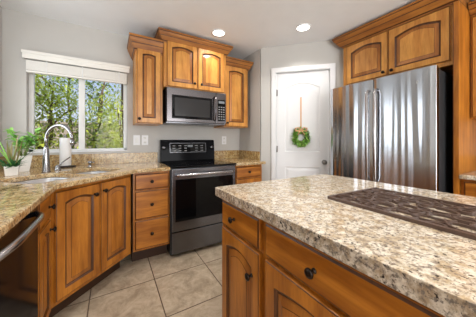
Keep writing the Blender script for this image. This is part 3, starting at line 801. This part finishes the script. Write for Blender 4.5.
# ------------------------------------------------------------------ island (faces -x)
IX = .518
t = thing('island_cabinet', 'island cabinet at the end nearest the range, one drawer over one door', 'cabinet', (IX, 1.073, 0), -PI / 2)
body(t, .386, .62, TK, .874, WW)
drawer(t, .028, .368, .728, .857, WWH, [.165]); arch_door(t, .028, .368, TK + .015, .712, .026, WW, (.318, .60))
t = thing('island_cabinet', 'wide island cabinet in the foreground with a long drawer over doors', 'cabinet', (IX, .686, 0), -PI / 2)
body(t, .95, .62, TK, .874, WW)
drawer(t, .022, .93, .728, .857, WWH, [.26, .69]); arch_door(t, .022, .472, TK + .015, .712, .026, WW, (.44, .60)); arch_door(t, .478, .93, TK + .015, .712, .026, WW, (.51, .60))
t = thing('island_cabinet', 'island cabinet at the near end, behind the camera', 'cabinet', (IX, -.265, 0), -PI / 2)
body(t, .80, .62, TK, .874, WW)
drawer(t, .022, .78, .728, .857, WWH, [.2, .6]); arch_door(t, .022, .397, TK + .015, .712, .026, WW, (.37, .60)); arch_door(t, .403, .78, TK + .015, .712, .026, WW, (.43, .60))
b = MB(); out = rounded([(.496, -1.10), (1.45, -1.10), (1.45, 1.10), (.496, 1.095)], (2,), .12)
out = rounded(out, (len(out) - 1,), .02, 3)
b.prism(out, .875, ZT, M['granite_island'], M['granite_edge'])
isl = b.build('island_countertop', None, bevel=.014); tag(isl, 'large pale speckled granite worktop on the island', 'countertop')

# --- openwork runner
RL, RWd, RH = 1.0, .365, .012
t = thing('openwork_runner', 'dark brown carved openwork centerpiece mat lying on the island', 'table runner', (1.022, .603, ZT), math.radians(-2.2))
b = MB(); hw = RWd / 2
def bar2(p, q, w, b): # flat bar in plane
    p = Vector(p); q = Vector(q); d = (q - p).normalized(); s = Vector((-d.y, d.x)) * w / 2
    c = [p - s, q - s, q + s, p + s]
    b.loops([[(v.x, v.y, .0005) for v in c], [(v.x, v.y, RH) for v in c]], M['runner'], True, True, True)
for p, q in (((-hw, 0), (hw, 0)), ((-hw, -RL), (hw, -RL)), ((-hw, 0), (-hw, -RL)), ((hw, 0), (hw, -RL))): bar2(p, q, .014, b)
b.build('border', t)
b = MB()
def strand(pts, w, b, closed=False, h=RH):
    n = len(pts); rin = []; rot = []
    for i in range(n):
        a = Vector(pts[(i - 1) % n if closed else max(i - 1, 0)]); c = Vector(pts[(i + 1) % n if closed else min(i + 1, n - 1)])
        d = (c - a).normalized(); s = Vector((-d.y, d.x)) * w / 2; p = Vector(pts[i])
        rin.append([(p.x - s.x, p.y - s.y, .001), (p.x - s.x * .7, p.y - s.y * .7, h), (p.x + s.x * .7, p.y + s.y * .7, h), (p.x + s.x, p.y + s.y, .001)])
    if closed: rin.append(rin[0])
    b.loops(rin, M['runner'], True, smooth=False)
rr = random.Random(3); cents = []
for _ in range(4000):
    ax = rr.uniform(.014, .034); ay = ax * rr.uniform(1.1, 2.0)
    cx = rr.uniform(-hw + ax * .8, hw - ax * .8); cy = rr.uniform(-RL + ay * .8, -ay * .8)
    if all(((cx - p[0]) / (ax + p[2])) ** 2 + ((cy - p[1]) / (ay + p[3])) ** 2 > .80 for p in cents):
        cents.append((cx, cy, ax, ay, rr.uniform(-.5, .5)))
for i, (cx, cy, ax, ay, th) in enumerate(cents):
    pts = []
    for k in range(14):
        a = 2 * PI * k / 14; x, y = ax * math.cos(a), ay * math.sin(a)
        pts.append((max(-hw, min(hw, cx + x * math.cos(th) - y * math.sin(th))), max(-RL, min(0, cy + x * math.sin(th) + y * math.cos(th)))))
    strand(pts, .0085, b, True, RH - .0015 * (i % 4))
b.build('carved_lattice', t)

# ------------------------------------------------------------------ wall plates
def plate(label, x, w, kind):
    t = thing(kind, label, 'outlet' if kind == 'wall_outlet' else 'switch', (x, YB, 1.13), 0, None)
    b = MB(); b.box(-w / 2, w / 2, -.006, -.0005, 0, .12, M['white'], .002); b.build('cover_plate', t)
    for z in (.033, .087) if kind == 'wall_outlet' else (.06,):
        b = MB()
        if kind == 'wall_outlet':
            b.box(-.017, .017, -.0075, -.006, z - .015, z + .015, M['vinyl'], .001)
            b.box(-.009, -.006, -.008, -.0075, z - .005, z + .006, M['black_matte']); b.box(.006, .009, -.008, -.0075, z - .005, z + .006, M['black_matte']); b.build('socket', t)
        else: b.box(-.018, .018, -.009, -.006, z - .033, z + .033, M['vinyl'], .002); b.build('rocker', t)
plate('white rocker switch plate nearest the window', .258, .075, 'wall_switch')
plate('white wall outlet beside the rocker switch, under the tall narrow cabinet', .350, .075, 'wall_outlet')
plate('white wall outlet right of the range backguard', 1.445, .075, 'wall_outlet')

# ------------------------------------------------------------------ ceiling lights
def downlight(x, y, label):
    t = thing('recessed_light', label, 'ceiling light', (x, y, ZC), 0, 'recessed ceiling lights')
    b = MB(); n = 32
    b.loops([[(math.cos(2 * PI * k / n) * r, math.sin(2 * PI * k / n) * r, z) for k in range(n)] for r, z in ((.085, -.0005), (.084, -.006), (.068, -.007), (.066, -.003))], M['white'], smooth=True); b.build('trim_ring', t)
    b = MB(); b.lathe([(.066, -.004), (.03, -.0042), (.001, -.0043)], M['lamp'], n=32); b.build('lens', t)
    L = light('lamp_light', 'AREA', (0, 0, -.012), LAMP_W, (0, 0, 0), (1, .97, .92), shape='DISK', size=.13, spread=2.2); L.parent = t
downlight(1.06, 2.215, 'round recessed light in the ceiling in front of the microwave cabinet')
downlight(1.81, 1.635, 'round recessed light in the ceiling before the pantry door')
for x, y, w in ((-.15, 1.1, 'over the sink run'), (.95, .55, 'over the far part of the island'), (.95, -.75, 'over the near part of the island'), (-.15, -.75, 'behind the camera on the left'), (2.1, -.75, 'behind the camera on the right'), (.3, -2.3, 'toward the rear wall on the left'), (1.7, -2.3, 'toward the rear wall on the right')):  # out-of-view downlights added to brighten the room
    downlight(x, y, 'added unseen recessed ceiling light ' + w)

# ------------------------------------------------------------------ wreath on the pantry door
wc = (dd0 + dd1) / 2 + .0
def pdworld(x, y, z): v = Matrix.Rotation(-PI / 4, 3, 'Z') @ Vector((x, y, 0)); return (PXC + v.x, PYC + v.y, z)
wx = .515
t = thing('door_wreath', 'small green leafy wreath hanging on the white pantry door', 'wreath', pdworld(wx, .008, 1.225), -PI / 4)
b = MB(); R0 = .07
b.tube([(R0 * math.cos(a), -.012, R0 * math.sin(a)) for a in [2 * PI * k / 24 for k in range(25)]], .008, M['stem'], 8, False); b.build('hoop', t)
b = MB()
for i in range(700):
    a = rnd(0, 2 * PI); rr_ = R0 + rnd(-.028, .022); base = (rr_ * math.cos(a), rnd(-.03, -.012), rr_ * math.sin(a))
    dv = Vector((math.cos(a) + rnd(-1, 1), rnd(-.8, -.05), math.sin(a) + rnd(-1, 1))); blade(b, base, dv, rnd(.035, .06), rnd(.016, .026), rnd(-.05, .1), random.choice([M['wreath'], M['wreath'], M['wreath2'], M['leaf_bright']]), 3)
b.build('leaves', t, fix=False)
b = MB(); b.box(-.008, .008, -.004, -.0015, .07, .52, M['twine']); b.build('hanging_ribbon', t)
b = MB()
for s in (-1, 1):
    b.tube([(0, -.05, .095), (s * .035, -.062, .125), (s * .07, -.058, .115), (s * .065, -.052, .085), (s * .03, -.05, .08), (0, -.05, .095)], .014, M['twine'], 8, True, .5)
    b.tube([(0, -.05, .09), (s * .025, -.06, .06), (s * .045, -.06, .03)], .012, M['twine'], 6, True, .4)
b.lathe([(.016, 0), (.018, .012), (.01, .02)], M['twine'], (0, -.046, .092), '-y', 12)
b.build('bow', t)

# ------------------------------------------------------------------ garden outside
b = MB(); b.box(-14, 12, YB + T, 20, -.35, -.15, M['gravel']); o = struct(b, 'floor_garden')
b = MB(); b.box(-14, 12, 9.0, 9.2, -.15, 1.75, M['stucco']); b.box(-14, 12, 8.96, 9.24, 1.75, 1.82, M['stucco']); o = b.build('garden_wall'); tag(o, 'low pale stucco garden wall beyond the window', 'garden wall')
def tree(x, y, h, r, lm, label, seed, nl=1500, trunkr=.05, low=1.0, stems=3):
    q = random.Random(seed); t = thing('garden_tree', label, 'tree', (x, y, -.15), 0, None)
    b = MB(); tips = []
    for s in range(stems):
        a = q.uniform(0, 2 * PI); p = Vector((.12 * math.cos(a), .12 * math.sin(a), 0)); top = Vector((r * .5 * math.cos(a), r * .5 * math.sin(a), h * q.uniform(.6, .8)))
        pts = [p + (top - p) * (i / 6) + Vector((q.uniform(-.06, .06), q.uniform(-.06, .06), 0)) * (i > 0) for i in range(7)]
        b.tube(pts, [trunkr * (1 - .11 * i) for i in range(7)], M['bark'], 8)
        for k in range(7):
            st = pts[q.randint(2, 6)]; e = st + Vector((q.uniform(-1, 1), q.uniform(-1, 1), q.uniform(.1, .8))) * r * .6
            b.tube([st, (st + e) / 2 + Vector((0, 0, .08)), e], [.02, .014, .006], M['bark'], 6); tips += [e, (st + e) / 2]
    b.build('trunk', t)
    b = MB(); mi = b.slot(lm)
    for i in range(int(nl * 2.6)):
        c = q.choice(tips); p = c + Vector((q.gauss(0, .24), q.gauss(0, .24), q.gauss(0, .2)))
        if p.z < low * .6: continue
        blade(b, p, (q.uniform(-1, 1), q.uniform(-1, 1), q.uniform(-.9, .6)), q.uniform(.06, .11), q.uniform(.028, .045), .1, lm, 2)
    b.build('foliage', t, fix=False)
tree(-1.35, 5.2, 3.1, 1.0, M['tree_leaf'], 'yellow-green tree seen through the left window pane', 1, 1900)
tree(-.65, 6.2, 3.6, 1.0, M['tree_leaf2'], 'darker green tree seen behind the window mullion', 2, 1500)
tree(.1, 5.0, 2.5, .8, M['tree_leaf'], 'bushy tree seen low in the right window pane', 3, 1500)
tree(-2.3, 6.4, 3.7, 1.2, M['tree_leaf2'], 'green tree at the far left of the window view', 4, 1700)
tree(.75, 6.6, 3.0, .9, M['tree_leaf'], 'tree with thin branches at the right side of the window view', 5, 1100)
t = thing('palm_tree', 'brown shaggy tree trunk at the right edge of the window view', 'tree', (.27, 4.55, -.15))
b = MB(); b.tube([(0, 0, 0), (.02, 0, 1), (0, 0, 2), (.0, 0, 3.4)], [.11, .10, .12, .13], M['bark'], 12); b.build('trunk', t)
b = MB()
for i in range(40): a = rnd(0, 2 * PI); blade(b, (0, 0, 3.4), (math.cos(a), math.sin(a), rnd(-.1, 1.2)), rnd(.8, 1.2), .12, .16, M['tree_leaf2'], 6)
b.build('fronds', t, fix=False)
